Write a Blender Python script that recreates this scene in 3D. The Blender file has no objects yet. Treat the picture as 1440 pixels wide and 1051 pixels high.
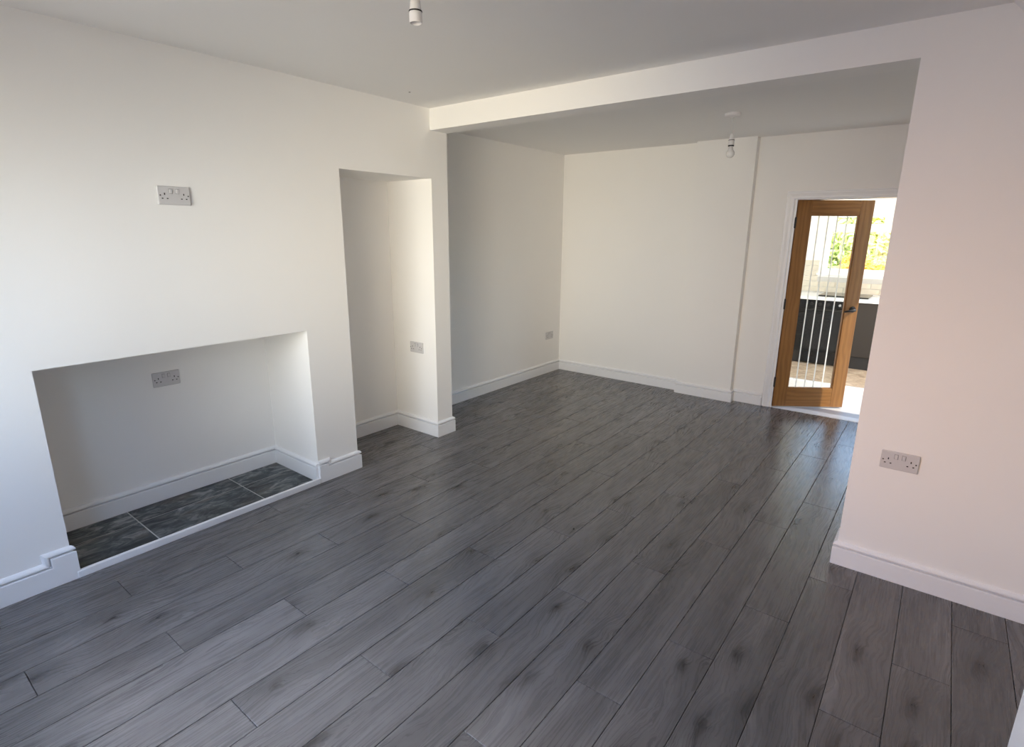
import bpy, bmesh, math, random
from mathutils import Vector, Matrix
random.seed(7)
sc = bpy.context.scene
col = sc.collection

# ------------------------------------------------------------------ camera
F_PX = 775.70
cam_d = bpy.data.cameras.new('camera')
cam_d.sensor_fit = 'HORIZONTAL'
cam_d.sensor_width = 36.0
cam_d.lens = F_PX * 36.0 / 1440.0
cam_d.clip_start = 0.02
cam = bpy.data.objects.new('camera', cam_d)
col.objects.link(cam)
yaw, pitch, roll = 0.6592, -0.2507, 0.0076
fw = Vector((-math.sin(yaw) * math.cos(pitch), math.cos(yaw) * math.cos(pitch), math.sin(pitch)))
r0 = Vector((math.cos(yaw), math.sin(yaw), 0))
u0 = r0.cross(fw)
rr = r0 * math.cos(roll) + u0 * math.sin(roll)
uu = -r0 * math.sin(roll) + u0 * math.cos(roll)
M = Matrix((rr, uu, -fw)).transposed().to_4x4()
M.translation = Vector((3.0293, -0.2458, 1.6))
cam.matrix_world = M
sc.camera = cam

# ------------------------------------------------------------------ light and exposure
sc.view_settings.view_transform = 'Standard'
sc.view_settings.look = 'None'
sc.view_settings.gamma = 1.0
sc.view_settings.use_curve_mapping = False
sc.view_settings.exposure = 0.05
sc.cycles.use_denoising = True
sc.cycles.max_bounces = 12
sc.cycles.diffuse_bounces = 8
sc.cycles.transparent_max_bounces = 12
sc.cycles.caustics_reflective = False
sc.cycles.caustics_refractive = False
sc.cycles.sample_clamp_indirect = 6.0

world = bpy.data.worlds.new('sky')
sc.world = world
world.use_nodes = True
wn = world.node_tree
wn.nodes.clear()
wo = wn.nodes.new('ShaderNodeOutputWorld')
wb = wn.nodes.new('ShaderNodeBackground')
ws = wn.nodes.new('ShaderNodeTexSky')
ws.sky_type = 'NISHITA'
ws.sun_disc = False
ws.sun_elevation = math.radians(42)
ws.sun_rotation = math.radians(200)
ws.air_density = 1.0
ws.dust_density = 2.0
wb.inputs['Strength'].default_value = 2.1
wn.links.new(ws.outputs[0], wb.inputs['Color'])
wn.links.new(wb.outputs[0], wo.inputs['Surface'])

sun_d = bpy.data.lights.new('sun', 'SUN')
sun_d.energy = 7.0
sun_d.angle = math.radians(0.6)
sun_d.color = (1.0, 0.93, 0.82)
sun = bpy.data.objects.new('sun', sun_d)
col.objects.link(sun)
sun.rotation_euler = Vector((-0.70, -0.02, -0.70)).to_track_quat('-Z', 'Y').to_euler()


def area_light(name, loc, aim, sx, sy, power, color, portal=False, spread=180):
    d = bpy.data.lights.new(name, 'AREA')
    d.shape = 'RECTANGLE'
    d.size = sx
    d.size_y = sy
    d.energy = power
    d.color = color
    d.spread = math.radians(spread)
    if portal:
        d.cycles.is_portal = True
    o = bpy.data.objects.new(name, d)
    col.objects.link(o)
    o.location = loc
    o.rotation_euler = Vector(aim).to_track_quat('-Z', 'Y').to_euler()
    return o


# daylight through the front window behind the photographer: sky from above, sunlit street from below
area_light('front_window_daylight', (1.0, -0.49, 1.45), (0, 1, 0), 1.25, 1.2, 5.3, (1.0, 0.86, 0.68), spread=180)
area_light('front_window_sunlit_street', (1.0, -0.485, 1.45), (-0.35, 1, -0.05), 1.25, 1.2, 7.7, (1.0, 0.98, 0.86), spread=70)
area_light('front_window_low_sun_bounce', (1.9, -0.49, 1.45), (-0.35, 1, -0.03), 1.0, 1.2, 10.7, (1.0, 0.87, 0.66), spread=60)
area_light('front_window_pier_fill', (1.9, -0.48, 1.45), (0.3, 1, -0.20), 1.0, 1.2, 5.2, (1.0, 0.48, 0.05), spread=60)  # added orange fill aimed at the right-hand pier
area_light('front_window_blue_sky_left', (1.0, -0.495, 1.50), (-0.6, 1, -0.8), 1.2, 1.1, 3.6, (0.30, 0.54, 1.0), spread=100)
area_light('front_window_blue_sky_right', (1.0, -0.50, 1.50), (0.5, 1, -0.6), 1.2, 1.1, 20.5, (0.36, 0.58, 1.0), spread=100)
# added lamp at an unseen side opening, aimed to brighten the kitchen units
area_light('kitchen_side_fill', (3.54, 6.06, 1.20), (-0.75, 0.75, -0.05), 0.8, 1.8, 34, (1.0, 0.92, 0.80), spread=120)
area_light('kitchen_window_portal', (2.35, 8.30, 1.5), (0, -1, 0), 1.3, 0.9, 1, (1, 1, 1), portal=True)

# ------------------------------------------------------------------ helpers
MATS = {}


def new_mat(name):
    m = bpy.data.materials.new(name)
    m.use_nodes = True
    MATS[name] = m
    nt = m.node_tree
    return m, nt, nt.nodes['Principled BSDF']


def simple(name, rgb, rough=0.5, metal=0.0, spec=0.5, noise=0.0, nscale=40, bump=0.0, bscale=200):
    m, nt, b = new_mat(name)
    b.inputs['Base Color'].default_value = (*rgb, 1)
    b.inputs['Roughness'].default_value = rough
    b.inputs['Metallic'].default_value = metal
    b.inputs['Specular IOR Level'].default_value = spec
    tc = nt.nodes.new('ShaderNodeTexCoord')
    if noise:
        n = nt.nodes.new('ShaderNodeTexNoise')
        n.inputs['Scale'].default_value = nscale
        n.inputs['Detail'].default_value = 5
        nt.links.new(tc.outputs['Object'], n.inputs['Vector'])
        mx = nt.nodes.new('ShaderNodeMix')
        mx.data_type = 'RGBA'
        mx.inputs[6].default_value = (*[c * (1 - noise) for c in rgb], 1)
        mx.inputs[7].default_value = (*[min(1, c * (1 + noise)) for c in rgb], 1)
        nt.links.new(n.outputs['Fac'], mx.inputs[0])
        nt.links.new(mx.outputs[2], b.inputs['Base Color'])
    if bump:
        n2 = nt.nodes.new('ShaderNodeTexNoise')
        n2.inputs['Scale'].default_value = bscale
        n2.inputs['Detail'].default_value = 3
        nt.links.new(tc.outputs['Object'], n2.inputs['Vector'])
        bp = nt.nodes.new('ShaderNodeBump')
        bp.inputs['Strength'].default_value = bump
        bp.inputs['Distance'].default_value = 0.002
        nt.links.new(n2.outputs['Fac'], bp.inputs['Height'])
        nt.links.new(bp.outputs[0], b.inputs['Normal'])
    return m


def obj(name, bm, mat, parent=None, loc=None, smooth=False):
    me = bpy.data.meshes.new(name)
    bmesh.ops.recalc_face_normals(bm, faces=bm.faces)
    bm.to_mesh(me)
    bm.free()
    if smooth:
        for p in me.polygons:
            p.use_smooth = True
    if mat:
        me.materials.append(MATS[mat] if isinstance(mat, str) else mat)
    o = bpy.data.objects.new(name, me)
    col.objects.link(o)
    if parent:
        o.parent = parent
    if loc is not None:
        o.location = loc
    return o


def struct(o):
    o['kind'] = 'structure'
    return o


def empty(name, loc=(0, 0, 0), rz=0):
    o = bpy.data.objects.new(name, None)
    o.empty_display_size = 0.1
    col.objects.link(o)
    o.location = loc
    o.rotation_euler = (0, 0, rz)
    return o


def tag(o, label, cat, group=None):
    o['label'] = label
    o['category'] = cat
    if group:
        o['group'] = group
    return o


def box(bm, x0, x1, y0, y1, z0, z1, bev=0.0, seg=1):
    vs = [bm.verts.new((x, y, z)) for z in (z0, z1) for y in (y0, y1) for x in (x0, x1)]
    fs = [(0, 2, 3, 1), (4, 5, 7, 6), (0, 1, 5, 4), (2, 6, 7, 3), (0, 4, 6, 2), (1, 3, 7, 5)]
    faces = [bm.faces.new([vs[i] for i in f]) for f in fs]
    if bev:
        es = list({e for f in faces for e in f.edges})
        bmesh.ops.bevel(bm, geom=es, offset=bev, segments=seg, affect='EDGES', profile=0.5)
    return bm


def bx(*a, **k):
    return box(bmesh.new(), *a, **k)


def lathe(bm, prof, n=24, center=(0, 0, 0)):
    cx, cy, cz = center
    rings = []
    for r, z in prof:
        if r < 1e-6:
            rings.append([bm.verts.new((cx, cy, cz + z))])
        else:
            rings.append([bm.verts.new((cx + r * math.cos(2 * math.pi * i / n), cy + r * math.sin(2 * math.pi * i / n), cz + z)) for i in range(n)])
    for a, b in zip(rings, rings[1:]):
        for i in range(n):
            j = (i + 1) % n
            if len(a) == 1 and len(b) == 1:
                continue
            if len(a) == 1:
                bm.faces.new((a[0], b[i], b[j]))
            elif len(b) == 1:
                bm.faces.new((a[i], a[j], b[0]))
            else:
                bm.faces.new((a[i], a[j], b[j], b[i]))
    return bm


def tube(bm, pts, rad, n=10):
    rings = []
    pts = [Vector(p) for p in pts]
    for k, p in enumerate(pts):
        t = (pts[min(k + 1, len(pts) - 1)] - pts[max(k - 1, 0)]).normalized()
        a = t.orthogonal().normalized() if k == 0 else (rings_a - t * rings_a.dot(t)).normalized()
        rings_a = a
        b = t.cross(a)
        rk = rad[k] if isinstance(rad, (list, tuple)) else rad
        rings.append([bm.verts.new(p + (a * math.cos(2 * math.pi * i / n) + b * math.sin(2 * math.pi * i / n)) * rk) for i in range(n)])
    for a, b in zip(rings, rings[1:]):
        for i in range(n):
            j = (i + 1) % n
            bm.faces.new((a[i], a[j], b[j], b[i]))
    bm.faces.new(rings[0])
    bm.faces.new(rings[-1])
    return bm


# ------------------------------------------------------------------ materials
simple('wall_paint', (0.875, 0.86, 0.835), rough=0.85, spec=0.2, noise=0.012, nscale=3, bump=0.08, bscale=260)
simple('ceiling_paint', (0.86, 0.85, 0.835), rough=0.9, spec=0.15, noise=0.012, nscale=2, bump=0.06, bscale=220)
simple('gloss_white', (0.84, 0.84, 0.85), rough=0.35, spec=0.5)
simple('white_plastic', (0.60, 0.585, 0.585), rough=0.4, spec=0.4)
simple('switch_grey', (0.22, 0.21, 0.21), rough=0.6)
simple('lamp_plastic', (0.78, 0.76, 0.75), rough=0.35, spec=0.5)
simple('cord_white', (0.70, 0.69, 0.67), rough=0.6)
simple('black_hole', (0.015, 0.013, 0.013), rough=0.8)
simple('black_metal', (0.012, 0.011, 0.011), rough=0.45, metal=0.0, spec=0.4)
simple('black_ring', (0.02, 0.018, 0.018), rough=0.5)
simple('bulb_glass', (0.80, 0.79, 0.76), rough=0.18, spec=0.6)
simple('grout', (0.50, 0.49, 0.47), rough=0.95, noise=0.08, nscale=60)
simple('joint_dark', (0.010, 0.010, 0.010), rough=0.9)
simple('floor_pale', (0.47, 0.46, 0.45), rough=0.35, noise=0.06, nscale=7)
simple('threshold_white', (0.88, 0.87, 0.85), rough=0.25, spec=0.6)
simple('kitchen_black', (0.006, 0.006, 0.006), rough=0.42, spec=0.12)
simple('kitchen_grey', (0.034, 0.029, 0.025), rough=0.5, spec=0.15, noise=0.03, nscale=4)
simple('plinth_black', (0.010, 0.009, 0.009), rough=0.55)
simple('oven_glass', (0.008, 0.008, 0.008), rough=0.12, spec=0.2)
simple('chrome', (0.75, 0.75, 0.75), rough=0.2, metal=1.0)
simple('worktop_white', (0.87, 0.86, 0.85), rough=0.2, spec=0.5, noise=0.02, nscale=30)
simple('splash_tile', (0.60, 0.55, 0.46), rough=0.3, noise=0.18, nscale=9)
simple('upvc', (0.86, 0.86, 0.86), rough=0.3)
simple('lawn', (0.16, 0.24, 0.05), rough=0.9, noise=0.3, nscale=5)
simple('street_dark', (0.09, 0.08, 0.075), rough=0.9, noise=0.15, nscale=4)  # kept dark to cut light bounced in from the unseen street
simple('stem', (0.16, 0.10, 0.05), rough=0.9)
simple('tile_a', (0.10, 0.09, 0.08), rough=0.5)


def glass_mat(name, tint=(1, 1, 1), gloss=0.06):
    m = bpy.data.materials.new(name)
    m.use_nodes = True
    MATS[name] = m
    nt = m.node_tree
    nt.nodes.clear()
    o = nt.nodes.new('ShaderNodeOutputMaterial')
    t = nt.nodes.new('ShaderNodeBsdfTransparent')
    t.inputs[0].default_value = (*tint, 1)
    g = nt.nodes.new('ShaderNodeBsdfGlossy')
    g.inputs['Roughness'].default_value = 0.02
    mx = nt.nodes.new('ShaderNodeMixShader')
    mx.inputs[0].default_value = gloss
    nt.links.new(t.outputs[0], mx.inputs[1])
    nt.links.new(g.outputs[0], mx.inputs[2])
    nt.links.new(mx.outputs[0], o.inputs['Surface'])


glass_mat('clear_glass', (0.97, 0.98, 0.97), 0.035)


def frosted():
    m = bpy.data.materials.new('frosted_glass')
    m.use_nodes = True
    MATS['frosted_glass'] = m
    nt = m.node_tree
    nt.nodes.clear()
    o = nt.nodes.new('ShaderNodeOutputMaterial')
    d = nt.nodes.new('ShaderNodeBsdfDiffuse')
    d.inputs[0].default_value = (0.9, 0.89, 0.86, 1)
    t = nt.nodes.new('ShaderNodeBsdfTranslucent')
    t.inputs[0].default_value = (0.95, 0.94, 0.9, 1)
    mx = nt.nodes.new('ShaderNodeMixShader')
    mx.inputs[0].default_value = 0.6
    nt.links.new(d.outputs[0], mx.inputs[1])
    nt.links.new(t.outputs[0], mx.inputs[2])
    nt.links.new(mx.outputs[0], o.inputs['Surface'])


frosted()


class NT:
    """small node helper"""
    def __init__(s, nt):
        s.nt = nt

    def n(s, t, **kw):
        nd = s.nt.nodes.new(t)
        for k, v in kw.items():
            setattr(nd, k, v)
        return nd

    def l(s, a, b):
        s.nt.links.new(a, b)

    def math(s, op, a, b=None, c=None):
        nd = s.n('ShaderNodeMath', operation=op)
        for i, v in enumerate((a, b, c)):
            if v is None:
                continue
            if isinstance(v, (int, float)):
                nd.inputs[i].default_value = v
            else:
                s.l(v, nd.inputs[i])
        return nd.outputs[0]

    def ramp(s, fac, stops, interp='LINEAR'):
        nd = s.n('ShaderNodeValToRGB')
        nd.color_ramp.interpolation = interp
        e = nd.color_ramp.elements
        while len(e) < len(stops):
            e.new(0.5)
        for el, (p, c) in zip(e, stops):
            el.position = p
            el.color = (*c, 1) if len(c) == 3 else c
        s.l(fac, nd.inputs[0])
        return nd.outputs[0]

    def mix(s, fac, a, b, mode='MIX'):
        nd = s.n('ShaderNodeMix', data_type='RGBA', blend_type=mode)
        for i, v in ((0, fac), (6, a), (7, b)):
            if isinstance(v, (int, float)):
                nd.inputs[i].default_value = v
            elif isinstance(v, tuple):
                nd.inputs[i].default_value = (*v, 1)
            else:
                s.l(v, nd.inputs[i])
        return nd.outputs[2]

    def noise(s, vec, scale, detail=4, rough=0.5, dist=0.0):
        nd = s.n('ShaderNodeTexNoise')
        nd.inputs['Scale'].default_value = scale
        nd.inputs['Detail'].default_value = detail
        nd.inputs['Roughness'].default_value = rough
        nd.inputs['Distortion'].default_value = dist
        s.l(vec, nd.inputs['Vector'])
        return nd.outputs['Fac']

    def mapping(s, vec, scale=(1, 1, 1), loc=(0, 0, 0)):
        nd = s.n('ShaderNodeMapping')
        nd.inputs['Scale'].default_value = scale
        nd.inputs['Location'].default_value = loc
        s.l(vec, nd.inputs['Vector'])
        return nd.outputs[0]


def plank_mat():
    m, nt, b = new_mat('grey_oak_laminate')
    k = NT(nt)
    geo = k.n('ShaderNodeNewGeometry')
    oi = k.n('ShaderNodeObjectInfo')
    off = k.n('ShaderNodeCombineXYZ')
    k.l(k.math('MULTIPLY', oi.outputs['Random'], 37.0), off.inputs[0])
    k.l(k.math('MULTIPLY', oi.outputs['Random'], 91.0), off.inputs[1])
    k.l(k.math('MULTIPLY', oi.outputs['Random'], 13.0), off.inputs[2])
    add = k.n('ShaderNodeVectorMath', operation='ADD')
    k.l(geo.outputs['Position'], add.inputs[0])
    k.l(off.outputs[0], add.inputs[1])
    P = add.outputs[0]
    # knots: sparse elongated voronoi cells
    vor = k.n('ShaderNodeTexVoronoi', feature='F1', voronoi_dimensions='2D')
    vor.inputs['Scale'].default_value = 1.0
    vor.inputs['Randomness'].default_value = 1.0
    warp = k.noise(k.mapping(P, (16, 9, 1)), 1.0, 3)
    pv = k.n('ShaderNodeVectorMath', operation='ADD')
    k.l(k.mapping(P, (5.5, 2.3, 0.0)), pv.inputs[0])
    wv = k.n('ShaderNodeCombineXYZ')
    k.l(k.math('MULTIPLY', k.math('SUBTRACT', warp, 0.5), 0.34), wv.inputs[0])
    k.l(k.math('MULTIPLY', k.math('SUBTRACT', warp, 0.5), 0.46), wv.inputs[1])
    k.l(wv.outputs[0], pv.inputs[1])
    k.l(pv.outputs[0], vor.inputs['Vector'])
    dist = vor.outputs['Distance']
    sel = k.n('ShaderNodeSeparateColor')
    k.l(vor.outputs['Color'], sel.inputs[0])
    has = k.ramp(sel.outputs[0], [(0.48, (0, 0, 0)), (0.52, (1, 1, 1))])
    ringv = k.math('MULTIPLY', k.math('ADD', k.math('SINE', k.math('MULTIPLY', dist, 75.0)), 1.0), 0.5)
    core0 = k.ramp(dist, [(0.03, (1, 1, 1)), (0.095, (0.72, 0.72, 0.72)), (0.135, (0.30, 0.30, 0.30)), (0.32, (0, 0, 0))])
    core = k.math('MULTIPLY', core0, k.math('ADD', k.math('MULTIPLY', ringv, 0.25), 0.75))
    knot = k.math('MULTIPLY', core, has)
    # grain bent round the knots
    bend = k.math('MULTIPLY', k.math('MULTIPLY', k.ramp(dist, [(0.0, (1, 1, 1)), (0.6, (0, 0, 0))]), has), 0.05)
    gv = k.n('ShaderNodeVectorMath', operation='ADD')
    bc = k.n('ShaderNodeCombineXYZ')
    k.l(bend, bc.inputs[0])
    k.l(P, gv.inputs[0])
    k.l(bc.outputs[0], gv.inputs[1])
    G = gv.outputs[0]
    fine = k.noise(k.mapping(G, (150, 5, 1)), 1.0, 5, 0.6, 0.3)
    mid = k.noise(k.mapping(G, (26, 1.3, 1)), 1.0, 5, 0.62, 0.6)
    broad = k.noise(k.mapping(G, (7, 0.55, 1)), 1.0, 3, 0.5, 0.4)
    wav = k.n('ShaderNodeTexWave', wave_type='BANDS', bands_direction='X', wave_profile='SAW')
    wav.inputs['Scale'].default_value = 1.0
    wav.inputs['Distortion'].default_value = 9.0
    wav.inputs['Detail'].default_value = 3.0
    wav.inputs['Detail Scale'].default_value = 0.7
    k.l(k.mapping(G, (9, 0.8, 1)), wav.inputs['Vector'])
    c1 = k.ramp(mid, [(0.25, (0.090, 0.084, 0.083)), (0.5, (0.114, 0.107, 0.106)), (0.64, (0.136, 0.128, 0.127)), (0.78, (0.195, 0.185, 0.184))])
    c2 = k.ramp(broad, [(0.3, (0.78, 0.78, 0.78)), (0.7, (1.2, 1.2, 1.2))])
    c = k.mix(1.0, c1, c2, 'MULTIPLY')
    c = k.mix(0.30, c, k.ramp(fine, [(0.3, (0.55, 0.55, 0.55)), (0.7, (1.4, 1.4, 1.4))]), 'MULTIPLY')
    c = k.mix(0.25, c, k.ramp(wav.outputs['Fac'], [(0.0, (0.72, 0.72, 0.72)), (1.0, (1.3, 1.3, 1.3))]), 'MULTIPLY')
    tone = k.ramp(oi.outputs['Random'], [(0.0, (0.92, 0.92, 0.92)), (0.5, (1.0, 0.995, 0.99)), (1.0, (1.09, 1.085, 1.08))])
    c = k.mix(1.0, c, tone, 'MULTIPLY')
    c = k.mix(k.math('MULTIPLY', knot, 0.92), c, (0.020, 0.018, 0.018))
    k.l(c, b.inputs['Base Color'])
    k.l(k.math('ADD', k.math('MULTIPLY', fine, 0.05), 0.25), b.inputs['Roughness'])
    b.inputs['Specular IOR Level'].default_value = 0.6
    bp = k.n('ShaderNodeBump')
    bp.inputs['Strength'].default_value = 0.06
    bp.inputs['Distance'].default_value = 0.001
    k.l(fine, bp.inputs['Height'])
    k.l(bp.outputs[0], b.inputs['Normal'])


plank_mat()


def slate_mat():
    m, nt, b = new_mat('slate')
    k = NT(nt)
    tc = k.n('ShaderNodeNewGeometry')
    oi = k.n('ShaderNodeObjectInfo')
    off = k.n('ShaderNodeVectorMath', operation='ADD')
    cb = k.n('ShaderNodeCombineXYZ')
    k.l(k.math('MULTIPLY', oi.outputs['Random'], 43.0), cb.inputs[0])
    k.l(k.math('MULTIPLY', oi.outputs['Random'], 17.0), cb.inputs[1])
    k.l(tc.outputs['Position'], off.inputs[0])
    k.l(cb.outputs[0], off.inputs[1])
    P = off.outputs[0]
    a = k.noise(k.mapping(P, (14, 6, 4)), 1.0, 9, 0.68, 1.6)
    d = k.noise(k.mapping(P, (3, 2, 2)), 1.0, 4, 0.5, 0.8)
    rust = k.noise(k.mapping(P, (6, 3, 2), (5, 5, 5)), 1.0, 6, 0.6, 1.0)
    c = k.ramp(a, [(0.30, (0.008, 0.010, 0.011)), (0.44, (0.036, 0.046, 0.051)), (0.52, (0.090, 0.100, 0.102)), (0.64, (0.24, 0.24, 0.23))])
    c = k.mix(k.ramp(rust, [(0.55, (0, 0, 0)), (0.72, (0.7, 0.7, 0.7))]), c, (0.085, 0.062, 0.045))
    c = k.mix(1.0, c, k.ramp(d, [(0.35, (0.5, 0.5, 0.5)), (0.65, (1.5, 1.5, 1.5))]), 'MULTIPLY')
    k.l(c, b.inputs['Base Color'])
    b.inputs['Roughness'].default_value = 0.5
    bp = k.n('ShaderNodeBump')
    bp.inputs['Strength'].default_value = 0.35
    bp.inputs['Distance'].default_value = 0.003
    k.l(a, bp.inputs['Height'])
    k.l(bp.outputs[0], b.inputs['Normal'])


slate_mat()


def oak_mat(name, horizontal=False):
    m, nt, b = new_mat(name)
    k = NT(nt)
    tc = k.n('ShaderNodeTexCoord')
    sc_f = (4, 60, 60) if horizontal else (60, 60, 4)
    sc_m = (0.9, 5, 5) if horizontal else (5, 5, 0.9)
    fine = k.noise(k.mapping(tc.outputs['Object'], sc_f), 1.0, 4, 0.6)
    wav = k.n('ShaderNodeTexWave', wave_type='BANDS', bands_direction='Z' if horizontal else 'X')
    wav.inputs['Scale'].default_value = 1.6
    wav.inputs['Distortion'].default_value = 11.0
    wav.inputs['Detail'].default_value = 3.0
    k.l(k.mapping(tc.outputs['Object'], sc_m), wav.inputs['Vector'])
    c = k.ramp(wav.outputs['Fac'], [(0.0, (0.215, 0.088, 0.018)), (0.5, (0.245, 0.106, 0.023)), (1.0, (0.268, 0.120, 0.028))])
    c = k.mix(0.5, c, k.ramp(fine, [(0.3, (0.7, 0.68, 0.64)), (0.7, (1.2, 1.2, 1.2))]), 'MULTIPLY')
    k.l(c, b.inputs['Base Color'])
    b.inputs['Roughness'].default_value = 0.42


oak_mat('oak')
oak_mat('oak_rail', True)


def vinyl_mat():
    m, nt, b = new_mat('kitchen_vinyl')
    k = NT(nt)
    g = k.n('ShaderNodeNewGeometry')
    a = k.noise(k.mapping(g.outputs['Position'], (9, 9, 9)), 1.0, 6, 0.65, 0.8)
    c = k.ramp(a, [(0.3, (0.30, 0.20, 0.13)), (0.5, (0.56, 0.42, 0.29)), (0.7, (0.75, 0.62, 0.47))])
    k.l(c, b.inputs['Base Color'])
    b.inputs['Roughness'].default_value = 0.45


vinyl_mat()


def leaf_mat(name, c0, c1):
    m, nt, b = new_mat(name)
    k = NT(nt)
    g = k.n('ShaderNodeNewGeometry')
    c = k.ramp(g.outputs['Random Per Island'], [(0.0, c0), (1.0, c1)])
    k.l(c, b.inputs['Base Color'])
    b.inputs['Roughness'].default_value = 0.6
    tr = k.n('ShaderNodeBsdfTranslucent')
    k.l(c, tr.inputs[0])
    mx = k.n('ShaderNodeMixShader')
    mx.inputs[0].default_value = 0.4
    k.l(b.outputs[0], mx.inputs[1])
    k.l(tr.outputs[0], mx.inputs[2])
    k.l(mx.outputs[0], nt.nodes['Material Output'].inputs['Surface'])


leaf_mat('leaf_green', (0.42, 0.50, 0.16), (0.80, 0.84, 0.42))
leaf_mat('leaf_lime', (0.55, 0.58, 0.14), (0.88, 0.86, 0.42))
leaf_mat('leaf_orange', (0.80, 0.34, 0.05), (0.95, 0.70, 0.14))

# ------------------------------------------------------------------ main dimensions (metres)
H = 2.433                     # ceilings
YB, YN, ZB, XP = 2.701, 2.865, 2.2916, 2.811     # partition: front, back, beam underside, pier edge
YA, ZA, XA = 1.923, 1.970, 0.486                 # alcove
F0, F1, ZF, XF = 0.303, 1.614, 1.008, 0.518      # fireplace opening
XD, YF = 0.516, 5.250                            # dining left wall, far wall
Y0 = -0.55                                       # front wall
XR = 3.70
DX0, DX1, DZ = 1.893, 2.770, 1.905               # kitchen doorway
ZH = 0.012

# ------------------------------------------------------------------ shell
bm = bmesh.new()
box(bm, -0.70, 0, Y0 - 0.1, F0, -0.05, H)
box(bm, -0.70, 0, F0, F1, ZF, H)
box(bm, -0.70, -XF, F0, F1, -0.05, ZF)
box(bm, -0.70, 0, F1, YA, -0.05, H)
box(bm, -0.70, 0, YA, YB, ZA, H)
box(bm, -0.70, -XA, YA, YB, -0.05, ZA)
box(bm, -0.70, 0, YB, YN, -0.05, ZB)
box(bm, -0.70, -XD, YN, YF, -0.05, H)
struct(obj('wall_left', bm, 'wall_paint'))

bm = bmesh.new()
box(bm, -0.70, XR, YB, YN, ZB, H)
box(bm, XP, XR, YB, YN, -0.05, ZB)
struct(obj('wall_partition', bm, 'wall_paint'))

bm = bmesh.new()
box(bm, -0.70, DX0, YF, YF + 0.12, -0.05, H)
box(bm, DX0, DX1, YF, YF + 0.12, DZ, H)
box(bm, DX1, 3.7, YF, YF + 0.12, -0.05, H)
box(bm, 1.000, 1.538, YF - 0.082, YF, 0, H)        # boxed-in pipe casing
struct(obj('wall_far', bm, 'wall_paint'))

bm = bmesh.new()
box(bm, 3.30, XR + 0.1, Y0 - 0.1, 1.20, -0.05, H)
box(bm, XR, XR + 0.1, 1.20, YN, -0.05, H)
box(bm, 2.90, XR + 0.1, YN, YF, -0.05, H)
struct(obj('wall_right', bm, 'wall_paint'))

WX0, WX1, WZ0, WZ1 = 0.32, 2.46, 0.80, 2.10        # front window behind the photographer
bm = bmesh.new()
box(bm, 0, WX0, Y0 - 0.1, Y0, -0.05, H)
box(bm, WX1, 3.30, Y0 - 0.1, Y0, -0.05, H)
box(bm, WX0, WX1, Y0 - 0.1, Y0, -0.05, WZ0)
box(bm, WX0, WX1, Y0 - 0.1, Y0, WZ1, H)
struct(obj('wall_front', bm, 'wall_paint'))
bm = bmesh.new()
for a in ((WX0, WX0 + .06, WZ0, WZ1), (WX1 - .06, WX1, WZ0, WZ1), (WX0 + .06, WX1 - .06, WZ0, WZ0 + .06), (WX0 + .06, WX1 - .06, WZ1 - .06, WZ1), (1.36, 1.42, WZ0 + .06, WZ1 - .06)):
    box(bm, a[0], a[1], Y0 - 0.09, Y0 - 0.03, a[2], a[3])
w1 = struct(obj('window_1', bm, 'upvc'))
for a in ((WX0 + .06, 1.36), (1.42, WX1 - .06)):
    obj('pane', bx(a[0], a[1], Y0 - 0.065, Y0 - 0.059, WZ0 + .06, WZ1 - .06), 'clear_glass', w1)

cl = struct(obj('ceiling', bx(-0.70, XR + 0.1, Y0 - 0.1, YF + 0.1, H, H + 0.08), 'ceiling_paint'))
bm = bmesh.new()
lathe(bm, [(0.0, -0.001), (0.006, -0.001), (0.007, 0.0005)], 10, (0.239, 2.303, H))
nh = obj('nail_hole', bm, 'black_hole', cl)
# boxed slope under the stairs, along the right side of the ceiling
bm = bmesh.new()
prof = [(3.068, H), (3.30, H - 0.262), (3.695, H - 0.262), (3.695, H)]
a = [bm.verts.new((x, 1.21, z)) for x, z in prof]
b_ = [bm.verts.new((x, YB - 0.001, z)) for x, z in prof]
bm.faces.new(a)
bm.faces.new(b_)
for i in range(4):
    j = (i + 1) % 4
    bm.faces.new((a[i], a[j], b_[j], b_[i]))
struct(obj('ceiling_stair_slope', bm, 'ceiling_paint'))

# floor: sub-floor with separate laminate planks
fl = struct(obj('floor', bx(-0.70, XR + 0.1, Y0 - 0.1, YF + 0.12, -0.06, -0.009), 'joint_dark'))
PW, PL, PX = 0.1822, 1.2425, 0.002
GAP = 0.0024
mesh_cache = {}


def plank(x0, x1, y0, y1):
    if x1 - x0 < 0.006 or y1 - y0 < 0.006:
        return
    sx, sy = round(x1 - x0 - GAP, 4), round(y1 - y0 - GAP, 4)
    key = (sx, sy)
    if key not in mesh_cache:
        bm = bmesh.new()
        hx, hy, t = sx / 2, sy / 2, 0.0012
        lo = [bm.verts.new((s * hx, q * hy, -0.009)) for s, q in ((-1, -1), (1, -1), (1, 1), (-1, 1))]
        mi = [bm.verts.new((s * hx, q * hy, -0.0007)) for s, q in ((-1, -1), (1, -1), (1, 1), (-1, 1))]
        tp = [bm.verts.new((s * (hx - t), q * (hy - t), 0)) for s, q in ((-1, -1), (1, -1), (1, 1), (-1, 1))]
        bm.faces.new(tp)
        for i in range(4):
            j = (i + 1) % 4
            bm.faces.new((lo[i], lo[j], mi[j], mi[i]))
            bm.faces.new((mi[i], mi[j], tp[j], tp[i]))
        me = bpy.data.meshes.new('plank')
        bm.to_mesh(me)
        bm.free()
        me.materials.append(MATS['grey_oak_laminate'])
        mesh_cache[key] = me
    o = bpy.data.objects.new('plank', mesh_cache[key])
    col.objects.link(o)
    o.parent = fl
    o.location = ((x0 + x1) / 2, (y0 + y1) / 2, 0)


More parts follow.
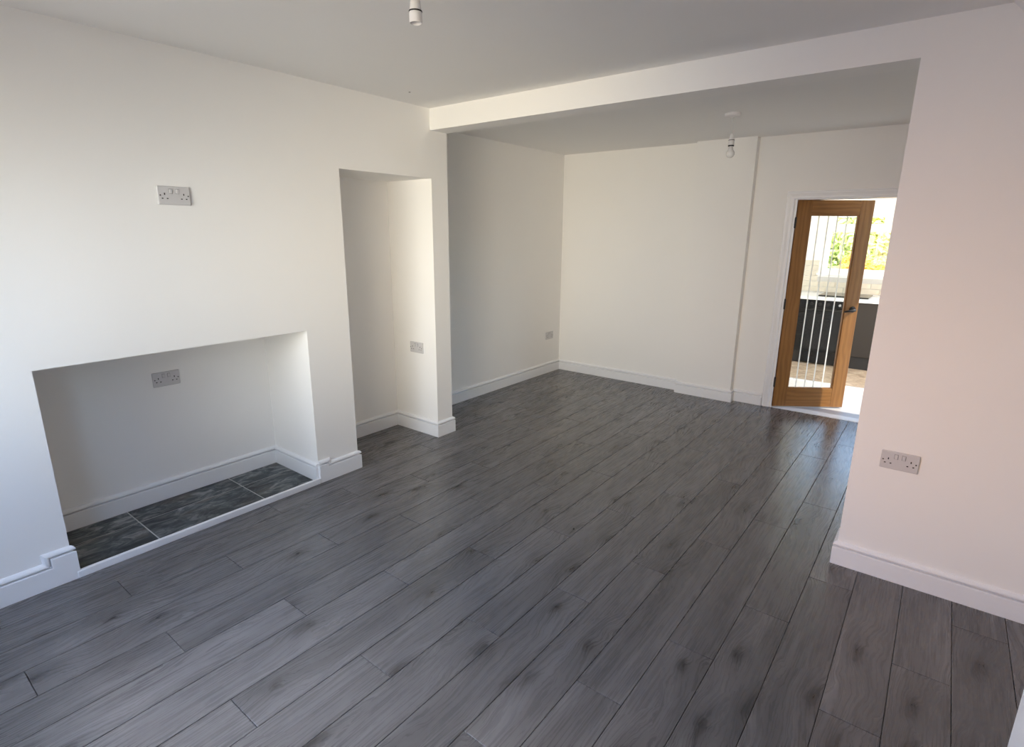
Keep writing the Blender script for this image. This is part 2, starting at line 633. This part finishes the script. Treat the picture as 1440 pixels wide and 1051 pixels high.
def region(rx0, rx1, ry0, ry1):
    for kx in range(-4, 22):
        x0, x1 = PX + PW * kx, PX + PW * (kx + 1)
        a, b = max(x0, rx0), min(x1, rx1)
        if b - a < 0.006:
            continue
        off = (0.0, 0.413, 0.827)[kx % 3]
        for ky in range(-3, 6):
            y0, y1 = off + PL * ky, off + PL * (ky + 1)
            plank(a, b, max(y0, ry0), min(y1, ry1))


XC = PX + PW * 16                          # plank boundary hidden under the pier
region(0.0, XC, Y0, YF)                    # through both rooms
region(XC, XR, Y0, YB)
region(-XA, 0.0, YA, YB)                   # alcove
region(-XD, 0.0, YN, YF)

# ------------------------------------------------------------------ skirting boards
# (drop below the top edge, thickness): rounded top, bead groove, flat face
PROF = [(0.0, 0.0), (0.0, 0.004), (0.003, 0.0095), (0.008, 0.0145), (0.0135, 0.0172), (0.0190, 0.0172), (0.0222, 0.0145), (0.0228, 0.0010), (0.0290, 0.0010), (0.0298, 0.0165), (0.0325, 0.018)]


def offset_poly(pts, d):
    """offset an open polyline to its right-hand side with mitres"""
    out = []
    n = len(pts)
    for i, p in enumerate(pts):
        nrm = []
        for a, b in ((i - 1, i), (i, i + 1)):
            if a < 0 or b >= n:
                continue
            t = (Vector(pts[b]) - Vector(pts[a])).normalized()
            nrm.append(Vector((t.y, -t.x)))
        if len(nrm) == 1:
            out.append(Vector(p) + nrm[0] * d)
        else:
            m = (nrm[0] + nrm[1])
            out.append(Vector(p) + m * (d / (1 + nrm[0].dot(nrm[1]))))
    return out


def skirting(name, pts, z0=0.0, h=0.125):
    """skirting along a plan polyline; the room lies to its right"""
    bm = bmesh.new()
    rows = []
    for w, d in PROF + [(h, 0.018), (h, 0.0)]:
        rows.append([bm.verts.new((p.x, p.y, z0 + h - w)) for p in offset_poly(pts, d)])
    n = len(pts)
    for a, b in zip(rows, rows[1:] + rows[:1]):
        for i in range(n - 1):
            bm.faces.new((a[i], a[i + 1], b[i + 1], b[i]))
    bm.faces.new([r[0] for r in rows])
    bm.faces.new([r[-1] for r in rows])
    return struct(obj(name, bm, 'gloss_white'))


def skirting_stepped(name, pts, end0=0, end1=0):
    """skirting on the plane x = 0 whose top edge is the polyline pts (y, z); moulding turns with the steps.
    end0/end1: 1 = outer corner (mitre outwards)"""
    bm = bmesh.new()
    rows = []
    for w, d in PROF:
        off = offset_poly(pts, w)
        rows.append([[d, p.x, p.y] for p in off])
    rows.append([[0.018, p[1], 0.0] for p in rows[-1]])
    rows.append([[0.0, p[1], 0.0] for p in rows[-1]])
    vr = []
    for r in rows:
        r[0][1] = pts[0][0] - end0 * r[0][0]
        r[-1][1] = pts[-1][0] + end1 * r[-1][0]
        vr.append([bm.verts.new(p) for p in r])
    n = len(pts)
    for a, b in zip(vr, vr[1:] + vr[:1]):
        for i in range(n - 1):
            try:
                bm.faces.new((a[i], a[i + 1], b[i + 1], b[i]))
            except ValueError:
                pass
    bm.faces.new([r[0] for r in vr])
    bm.faces.new([r[-1] for r in vr])
    return struct(obj(name, bm, 'gloss_white'))


skirting_stepped('baseboard_left', [(Y0, 0.125), (0.196, 0.125), (0.196, 0.170), (F0, 0.170)], 0, 1)
skirting_stepped('baseboard_chimney', [(F1, 0.150), (1.700, 0.150), (1.706, 0.128), (YA, 0.128)], 0, 1)
skirting('baseboard_fireplace', [(0.0, F0), (-XF, F0), (-XF, F1), (0.0, F1)][::1], ZH, 0.122)
skirting('baseboard_alcove', [(0, YA), (-XA, YA), (-XA, YB), (0, YB), (0, YN), (-XD, YN)], 0, 0.126)
skirting('baseboard_dining', [(-XD, YN + 0.02), (-XD, YF)], 0, 0.122)
skirting('baseboard_far', [(-XD, YF), (1.0, YF), (1.0, YF - 0.082), (1.538, YF - 0.082), (1.538, YF), (1.815, YF)], 0, 0.118)
skirting('baseboard_right', [(XP, YN), (XP, YB), (XR, YB)], 0, 0.122)

# ------------------------------------------------------------------ hearth
bed = struct(obj('floor_hearth', bx(-XF, 0.0, F0, F1, -0.009, 0.0102), 'grout'))
xs = [(-XF + 0.019, -0.319), (-0.313, -0.001)]
ys = [(F0 + 0.019, 0.676), (0.682, 1.258), (1.264, F1 - 0.019)]
for xa, xb in xs:
    for ya, yb in ys:
        bm = bx(-(xb - xa) / 2, (xb - xa) / 2, -(yb - ya) / 2, (yb - ya) / 2, -0.0018, 0.0, bev=0.0008)
        t = obj('slate_tile', bm, 'slate', bed, loc=((xa + xb) / 2, (ya + yb) / 2, ZH))
strip = struct(obj('trim_1', bx(0.0002, 0.022, F0 + 0.006, F1 - 0.004, 0.0, 0.036, bev=0.003, seg=2), 'gloss_white'))


# ------------------------------------------------------------------ sockets
def make_socket():
    """double socket, plate in the local xz plane facing -y, centre at the origin"""
    root = empty('wall_socket')
    obj('plate', bx(-0.073, 0.073, -0.010, 0.0, -0.043, 0.043, bev=0.0035, seg=2), 'white_plastic', root)
    for s in (-1, 1):
        bm = bx(-0.0065, 0.0065, -0.0145, -0.009, -0.010, 0.010, bev=0.0015)
        sw = obj('rocker_switch', bm, 'white_plastic', root, loc=(s * 0.0145, 0, 0.020))
        obj('switch_gap', bx(-0.0078, 0.0078, -0.0104, -0.0096, -0.0115, 0.0115), 'switch_grey', sw)
        cx = s * 0.043
        obj('pin_hole', bx(cx - 0.0022, cx + 0.0022, -0.0108, -0.0095, 0.002, 0.0110), 'black_hole', root)
        for q in (-1, 1):
            obj('pin_hole', bx(cx + q * 0.011 - 0.0036, cx + q * 0.011 + 0.0036, -0.0108, -0.0095, -0.0165, -0.012), 'black_hole', root)
        bm = bmesh.new()
        lathe(bm, [(0, 0.0), (0.003, 0.0), (0.0034, 0.0008)], 10)
        bmesh.ops.rotate(bm, verts=bm.verts, matrix=Matrix.Rotation(math.radians(90), 3, 'X'))
        obj('screw', bm, 'black_ring', root, loc=(s * 0.0625, -0.0108, 0.0))
    return root


def copy_tree(o, parent=None):
    c = o.copy()
    col.objects.link(c)
    c.parent = parent
    for ch in list(o.children):
        copy_tree(ch, c)
    return c


SOCKETS = [
    ((0.0, 0.964, 1.760), 90, 'white double socket high on the chimney breast, above the fireplace opening'),
    ((-XF, 0.990, 0.748), 90, 'white double socket on the back wall inside the fireplace recess'),
    ((2.995, YB, 0.597), 0, 'white double socket on the right-hand pier, low above its skirting board'),
    ((-0.213, YB, 0.705), 0, 'white double socket on the side wall of the tall alcove'),
    ((-XD, 5.027, 0.440), 90, 'small distant socket on the shaded dining wall near the far corner'),
]
s0 = make_socket()
for i, (loc, rz, lab) in enumerate(SOCKETS):
    o = s0 if i == 0 else copy_tree(s0)
    o.location = loc
    o.rotation_euler = (0, 0, math.radians(rz))
    tag(o, lab, 'socket', 'double sockets on the walls')


# ------------------------------------------------------------------ pendant lamps
def pendant(loc, drop, bulb, label, lean=(0, 0)):
    """loc = centre of the ceiling rose on the ceiling; drop = length to the top of the lampholder"""
    root = empty('pendant_light', loc)
    bm = bmesh.new()
    lathe(bm, [(0.0, -0.030), (0.012, -0.030), (0.014, -0.024), (0.045, -0.022), (0.053, -0.016), (0.055, 0.0), (0.0, 0.0)], 32)
    obj('ceiling_rose', bm, 'lamp_plastic', root, smooth=False)
    lx, ly = lean
    bm = bmesh.new()
    tube(bm, [(0, 0, -0.026), (lx * .4, ly * .4, -0.026 - (drop - 0.026) * .5), (lx, ly, -drop - 0.005)], 0.0032, 8)
    obj('cord', bm, 'cord_white', root, smooth=True)
    h = obj('lampholder', lathe(bmesh.new(), [(0.0, 0.0), (0.006, 0.0), (0.010, -0.004), (0.0155, -0.016), (0.018, -0.036), (0.0185, -0.042), (0.0, -0.042)], 28),
            'lamp_plastic', root, loc=(lx, ly, -drop), smooth=False)
    obj('retaining_ring', lathe(bmesh.new(), [(0.0, -0.0415), (0.0205, -0.0415), (0.0212, -0.0435), (0.0205, -0.0455), (0.0, -0.0455)], 28), 'black_ring', h)
    obj('skirt', lathe(bmesh.new(), [(0.0195, -0.0455), (0.020, -0.047), (0.0200, -0.076), (0.0175, -0.076), (0.0170, -0.050), (0.0, -0.050)], 28), 'lamp_plastic', h)
    if bulb:
        b = obj('bulb', lathe(bmesh.new(), [(0.0, -0.062), (0.0115, -0.062), (0.0115, -0.082), (0.0135, -0.084), (0.017, -0.104), (0.022, -0.115)], 28), 'lamp_plastic', root, loc=(lx, ly, -drop), smooth=True)
        obj('bayonet_collar', lathe(bmesh.new(), [(0.0195, -0.077), (0.0205, -0.078), (0.0205, -0.084), (0.0195, -0.085), (0.0, -0.085)], 24), 'black_ring', b)
        pr = [(0.0295 * math.cos(a), -0.1345 + 0.0295 * math.sin(a)) for a in [math.radians(t) for t in range(42, -91, -12)]]
        pr[-1] = (0.0, pr[-1][1])
        obj('globe', lathe(bmesh.new(), pr, 28), 'bulb_glass', b, smooth=True)
    return tag(root, label, 'ceiling light')


pendant((1.647, 4.088, H), 0.135, True, 'white pendant light with a bare bulb hanging in the far dining area', (0.008, 0.0))
pendant((1.598, 1.098, H), 0.127, False, 'white pendant lampholder without a bulb at the top of the near room')

# ------------------------------------------------------------------ kitchen doorway: lining, architrave, oak glazed door
bm = bmesh.new()
box(bm, DX0, DX0 + 0.012, YF - 0.002, YF + 0.122, 0, DZ)
box(bm, DX1 - 0.012, DX1, YF - 0.002, YF + 0.122, 0, DZ)
box(bm, DX0 + 0.012, DX1 - 0.012, YF - 0.002, YF + 0.122, DZ - 0.012, DZ)
lining = struct(obj('trim_2', bm, 'gloss_white'))


def architrave(name, pts):
    """moulded casing on the far wall: polyline of the inner edge (x, z), grows to the left-hand side"""
    AP = [(0.0, 0.0), (0.0, 0.010), (0.006, 0.014), (0.014, 0.014), (0.018, 0.011), (0.026, 0.012), (0.044, 0.018), (0.050, 0.018), (0.052, 0.014), (0.062, 0.016), (0.066, 0.010), (0.066, 0.0)]
    bm = bmesh.new()
    rows = []
    for w, d in AP:
        rows.append([bm.verts.new((p.x, YF - 0.0005 - d, p.y)) for p in offset_poly(pts, -w)])
    for a, b in zip(rows, rows[1:] + rows[:1]):
        for i in range(len(pts) - 1):
            bm.faces.new((a[i], a[i + 1], b[i + 1], b[i]))
    bm.faces.new([r[0] for r in rows])
    bm.faces.new([r[-1] for r in rows])
    return struct(obj(name, bm, 'gloss_white'))


architrave('trim_3', [(DX0 - 0.008, 0.0), (DX0 - 0.008, DZ - 0.006), (DX1 + 0.008, DZ - 0.006), (DX1 + 0.008, 0.0)])

door = empty('door_1', (1.914, 5.254, 0.0), math.radians(35.3))
door['kind'] = 'structure'
DW, D0, D1 = 0.650, 0.012, 1.892
ST = 0.121
GZ0, GZ1 = 0.190, 1.767
T0, T1 = 0.0, 0.035
obj('stile', bx(0, ST, T0, T1, D0, D1, bev=0.0015), 'oak', door)
obj('stile', bx(0.535, DW, T0, T1, D0, D1, bev=0.0015), 'oak', door)
obj('top_rail', bx(ST, 0.535, T0 + 0.0005, T1 - 0.0005, GZ1, D1, bev=0.001), 'oak_rail', door)
obj('bottom_rail', bx(ST, 0.535, T0 + 0.0005, T1 - 0.0005, D0, GZ0, bev=0.001), 'oak_rail', door)
bm = bmesh.new()
for a in ((ST, ST + .008, GZ0, GZ1), (0.527, 0.535, GZ0, GZ1), (ST + .008, 0.527, GZ0, GZ0 + .008), (ST + .008, 0.527, GZ1 - .008, GZ1)):
    box(bm, a[0], a[1], T0 + 0.006, T1 - 0.006, a[2], a[3])
obj('glazing_bead', bm, 'oak', door)
pane = obj('pane', bx(ST + .004, 0.531, 0.015, 0.020, GZ0 + .004, GZ1 - .004), 'clear_glass', door)
for x in (0.198, 0.280, 0.358, 0.441):
    obj('frosted_stripe', bx(x - 0.0055, x + 0.0055, 0.0140, 0.0148, GZ0 + .008, GZ1 - .008), 'frosted_glass', pane)
for z in (1.70, 0.985, 0.25):
    hg = obj('hinge', bx(-0.014, -0.001, -0.004, 0.03, z - 0.045, z + 0.045), 'black_metal', door)
    obj('hinge_pin', tube(bmesh.new(), [(-0.007, -0.006, z - 0.048), (-0.007, -0.006, z + 0.048)], 0.0055, 10), 'black_metal', hg, smooth=False)
# black lever handle on both faces
hd = obj('handle_rose', bx(0, 0, 0, 0, 0, 0) if False else lathe(bmesh.new(), [(0, 0), (0.025, 0), (0.027, 0.003), (0.027, 0.009), (0.0, 0.009)], 28), 'black_metal', door, loc=(0.600, 0.0, 0.943))
hd.rotation_euler = (math.radians(90), 0, 0)
hl = obj('lever', tube(bmesh.new(), [(0.600, -0.006, 0.943), (0.600, -0.040, 0.943), (0.594, -0.052, 0.943), (0.575, -0.054, 0.941), (0.54, -0.052, 0.933), (0.508, -0.048, 0.926)],
                       [0.011, 0.011, 0.014, 0.013, 0.009, 0.007], 12), 'black_metal', door, smooth=True)
hb = obj('handle_rose', lathe(bmesh.new(), [(0, 0), (0.025, 0), (0.027, 0.003), (0.027, 0.009), (0.0, 0.009)], 28), 'black_metal', door, loc=(0.600, T1, 0.943))
hb.rotation_euler = (math.radians(-90), 0, 0)
obj('lever', tube(bmesh.new(), [(0.600, T1 + 0.006, 0.943), (0.600, T1 + 0.040, 0.943), (0.594, T1 + 0.052, 0.943), (0.54, T1 + 0.052, 0.933), (0.508, T1 + 0.048, 0.926)],
                  [0.011, 0.011, 0.013, 0.009, 0.007], 12), 'black_metal', door, smooth=True)

# ------------------------------------------------------------------ kitchen beyond the door
KX0, KX1, KY1 = 0.90, 3.60, 8.12
struct(obj('floor_kitchen', bx(KX0 - .1, KX1 + .1, 6.575, KY1 + 0.1, -0.06, 0.0), 'kitchen_vinyl'))
struct(obj('floor_lobby', bx(KX0 - .1, KX1 + .1, YF + 0.121, 6.525, -0.06, 0.0), 'floor_pale'))
struct(obj('floor_doorway', bx(DX0 + .012, DX1 - .012, YF + 0.001, YF + 0.121, -0.009, 0.002), 'threshold_white'))
struct(obj('trim_4', bx(KX0, KX1, 6.525, 6.575, -0.06, 0.007, bev=0.003, seg=2), 'threshold_white'))
struct(obj('ceiling_kitchen', bx(KX0 - .1, KX1 + .1, YF + 0.12, KY1 + 0.3, H, H + 0.08), 'ceiling_paint'))
struct(obj('wall_kitchen_left', bx(KX0 - .1, KX0, YF + 0.12, KY1 + 0.2, -0.05, H), 'wall_paint'))
bm = bmesh.new()
box(bm, KX1, KX1 + 0.1, YF + 0.12, 5.55, -0.05, H)
box(bm, KX1, KX1 + 0.1, 6.575, KY1 + 0.2, -0.05, H)
box(bm, KX1, KX1 + 0.1, 5.55, 6.575, 2.25, H)  # unseen opening, placed to let the sun onto the lobby floor
struct(obj('wall_kitchen_right', bm, 'wall_paint'))
KW0, KW1, KZ0, KZ1 = 1.700, 2.980, 1.090, 1.900
bm = bmesh.new()
box(bm, KX0, KW0, KY1, KY1 + 0.2, -0.05, H)
box(bm, KW1, KX1, KY1, KY1 + 0.2, -0.05, H)
box(bm, KW0, KW1, KY1, KY1 + 0.2, -0.05, KZ0)
box(bm, KW0, KW1, KY1, KY1 + 0.2, KZ1, H)
wk = struct(obj('wall_kitchen_back', bm, 'wall_paint'))
# brick-bond splashback tiles
TH, TL, TG = 0.068, 0.200, 0.004
spl = obj('splashback_bed', bx(KX0 + .3, KX1 - .3, KY1 - 0.004, KY1 - 0.0005, 0.86, KZ0 - 0.03), 'grout', wk)
tcache = {}
row = 0
z = 0.866
while z < 1.235:
    x = KX0 + 0.3 - (TL / 2 if row % 2 else 0)
    while x < KX1 - 0.3:
        a, b = max(x, KX0 + 0.3), min(x + TL - TG, KX1 - 0.3)
        top = z + TH - TG
        if top > KZ0 - 0.03 and b > KW0 - 0.02 and a < KW1 + 0.02:
            if a < KW0 - 0.03:
                b = KW0 - 0.02
            elif b > KW1 + 0.03:
                a = KW1 + 0.02
            else:
                x += TL
                continue
        key = round(b - a, 4)
        if key > 0.01:
            if key not in tcache:
                bm = bx(0, b - a, -0.008, 0, 0, TH - TG, bev=0.0015)
                bmesh.ops.recalc_face_normals(bm, faces=bm.faces)
                me = bpy.data.meshes.new('splash_tile')
                bm.to_mesh(me)
                bm.free()
                me.materials.append(MATS['splash_tile'])
                tcache[key] = me
            if a < 2.75:
                o = bpy.data.objects.new('splash_tile', tcache[key])
                col.objects.link(o)
                o.parent = wk
                o.location = (a, KY1 - 0.003, z)
        x += TL
    z += TH
    row += 1

# kitchen window
bm = bmesh.new()
FY0, FY1 = KY1 + 0.07, KY1 + 0.13
for a in ((KW0, KW0 + .06, KZ0 + .02, KZ1), (KW1 - .06, KW1, KZ0 + .02, KZ1), (KW0 + .06, KW1 - .06, KZ0 + .02, KZ0 + .075), (KW0 + .06, KW1 - .06, KZ1 - .05, KZ1), (KW0 + .06, KW1 - .06, 1.640, 1.700), (2.36, 2.42, 1.700, KZ1 - .05)):
    box(bm, a[0], a[1], FY0, FY1, a[2], a[3])
w2 = struct(obj('window_2', bm, 'upvc'))
bm = bmesh.new()
for a in ((KW0 + .06, KW0 + .10, 1.70, KZ1 - .05), (2.32, 2.36, 1.70, KZ1 - .05), (KW0 + .10, 2.32, 1.70, 1.735), (KW0 + .10, 2.32, KZ1 - .085, KZ1 - .05)):
    box(bm, a[0], a[1], FY0 - 0.012, FY0 - 0.0005, a[2], a[3])
obj('casement', bm, 'upvc', w2)
for a in ((KW0 + .06, KW1 - .06, KZ0 + .075, 1.64), (KW0 + .06, 2.36, 1.70, KZ1 - .05), (2.42, KW1 - .06, 1.70, KZ1 - .05)):
    obj('pane', bx(a[0], a[1], FY0 + .025, FY0 + .031, a[2], a[3]), 'clear_glass', w2)
obj('window_sill', bx(KW0 - .04, KW1 + .04, KY1 - 0.03, FY0, KZ0 - 0.008, KZ0 + 0.018, bev=0.004), 'upvc', w2)

# base units
wt = obj('worktop', bx(KX0 + .02, KX1 - .02, 7.49, KY1 - 0.012, 0.815, 0.853, bev=0.004), 'worktop_white')
tag(wt, 'bright white worktop running along the kitchen window wall', 'worktop')


def cabinet(name, x0, x1, front, drawers, label):
    root = empty(name, (x0, 7.52, 0))
    w = x1 - x0
    obj('carcass', bx(0.001, w - 0.001, 0.02, 0.57, 0.15, 0.813), front, root)
    obj('plinth', bx(0.001, w - 0.001, 0.03, 0.05, 0.0, 0.149), 'plinth_black', root)
    if drawers:
        zs = [0.155, 0.36, 0.50, 0.655, 0.808]
        for a, b in zip(zs, zs[1:]):
            d = obj('drawer', bx(0.003, w - 0.003, 0.0, 0.019, a + 0.002, b - 0.003, bev=0.002), front, root)
            obj('handle', bx(w / 2 - 0.06, w / 2 + 0.06, -0.02, -0.012, b - 0.03, b - 0.022), 'black_metal', d)
    else:
        obj('door', bx(0.003, w - 0.003, 0.0, 0.019, 0.157, 0.806, bev=0.002), front, root)
    return tag(root, label, 'cabinet')


cabinet('kitchen_cabinet', 1.20, 1.695, 'kitchen_black', True, 'black kitchen drawer unit left of the cooker, seen through the door glass')
cabinet('kitchen_cabinet', 2.215, 2.80, 'kitchen_grey', False, 'dark grey kitchen base unit right of the cooker, beside the door edge')
# cooker
ck = empty('cooker', (1.70, 7.50, 0))
obj('body', bx(0.0, 0.51, 0.02, 0.60, 0.02, 0.812), 'kitchen_black', ck)
obj('base_drawer', bx(0.004, 0.506, 0.0, 0.019, 0.03, 0.165, bev=0.002), 'kitchen_black', ck)
od = obj('oven_door', bx(0.004, 0.506, -0.005, 0.019, 0.17, 0.715, bev=0.003), 'kitchen_black', ck)
obj('oven_window', bx(0.04, 0.47, -0.008, -0.0045, 0.20, 0.68), 'oven_glass', od)
obj('oven_handle', tube(bmesh.new(), [(0.03, -0.004, 0.700), (0.03, -0.04, 0.700), (0.48, -0.04, 0.700), (0.48, -0.004, 0.700)], 0.009, 8), 'black_metal', od)
pn = obj('control_panel', bx(0.004, 0.506, -0.004, 0.019, 0.72, 0.81, bev=0.002), 'kitchen_black', ck)
for x in (0.06, 0.15, 0.24, 0.37):
    kb = obj('knob', lathe(bmesh.new(), [(0, 0.024), (0.014, 0.024), (0.017, 0.018), (0.018, 0.0), (0, 0.0)], 18), 'chrome' if x > 0.3 else 'black_metal', pn, loc=(x, -0.004, 0.765))
    kb.rotation_euler = (math.radians(90), 0, 0)
tag(ck, 'black cooker with a glass oven door behind the oak door glass', 'cooker')
hob = obj('hob', bx(1.80, 2.34, 7.60, 8.06, 0.8535, 0.868, bev=0.004), 'oven_glass')
tag(hob, 'black glass hob lying on the white kitchen worktop', 'hob')

# unseen facade across the street, added to block sky light at the front window
bm = bmesh.new()
box(bm, -9, 14, -7.4, -7.0, -0.3, 8.5)
struct(obj('wall_street_blocker', bm, 'street_dark'))
struct(obj('ground_street', bx(-9, 14, -7.0, Y0 - 0.12, -0.3, -0.2), 'street_dark'))

# ------------------------------------------------------------------ garden seen through the kitchen window
struct(obj('ground_garden', bx(-6, 12, KY1 + 0.25, 22, -0.3, -0.2), 'lawn'))


def shrub(name, loc, size, n, mat, label, seed, leaf=0.07):
    rnd = random.Random(seed)
    root = empty(name, loc)
    bm = bmesh.new()
    sx, sy, sz = size
    blobs = [(rnd.uniform(-.6, .6) * sx, rnd.uniform(-.6, .6) * sy, rnd.uniform(.35, .85) * sz, rnd.uniform(.3, .5)) for _ in range(9)]
    for _ in range(n):
        bxx, byy, bzz, br = rnd.choice(blobs)
        v = Vector((rnd.gauss(0, 1), rnd.gauss(0, 1), rnd.gauss(0, 1))).normalized() * (rnd.random() ** 0.35)
        p = Vector((bxx + v.x * br * sx, byy + v.y * br * sy, max(0.03, bzz + v.z * br * sz * .6)))
        d = Vector((rnd.gauss(0, 1), rnd.gauss(0, 1), rnd.gauss(0, .7))).normalized()
        s = d.orthogonal().normalized()
        L = leaf * rnd.uniform(.7, 1.4)
        up = d.cross(s) * L * .12
        a = bm.verts.new(p - d * L)
        b = bm.verts.new(p + s * L * .42 + up)
        c = bm.verts.new(p + d * L)
        e = bm.verts.new(p - s * L * .42 + up)
        bm.faces.new((a, b, c))
        bm.faces.new((a, c, e))
    fo = obj('foliage', bm, mat, root)
    fo['kind'] = 'stuff'
    bm = bmesh.new()
    for k in range(4):
        bxx, byy, bzz, br = blobs[k]
        tube(bm, [(0.02 * k, 0, 0), (bxx * .5, byy * .5, bzz * .5), (bxx, byy, bzz)], [0.03, 0.02, 0.008], 6)
    obj('branches', bm, 'stem', root)
    return tag(root, label, 'shrub', 'shrubs in the garden')


shrub('garden_shrub', (1.15, 12.3, -0.2), (0.95, 0.5, 2.7), 6000, 'leaf_green', 'green shrub outside the kitchen window, behind the door glass', 1, 0.095)
shrub('garden_shrub', (2.15, 13.6, -0.2), (1.0, 0.5, 2.9), 6000, 'leaf_lime', 'tall yellow-green shrub outside the kitchen window, right of the door', 2, 0.095)
shrub('flowering_shrub', (2.02, 10.6, -0.2), (0.62, 0.4, 1.45), 3200, 'leaf_orange', 'low orange and yellow flowering shrub just outside the kitchen window', 3, 0.05)
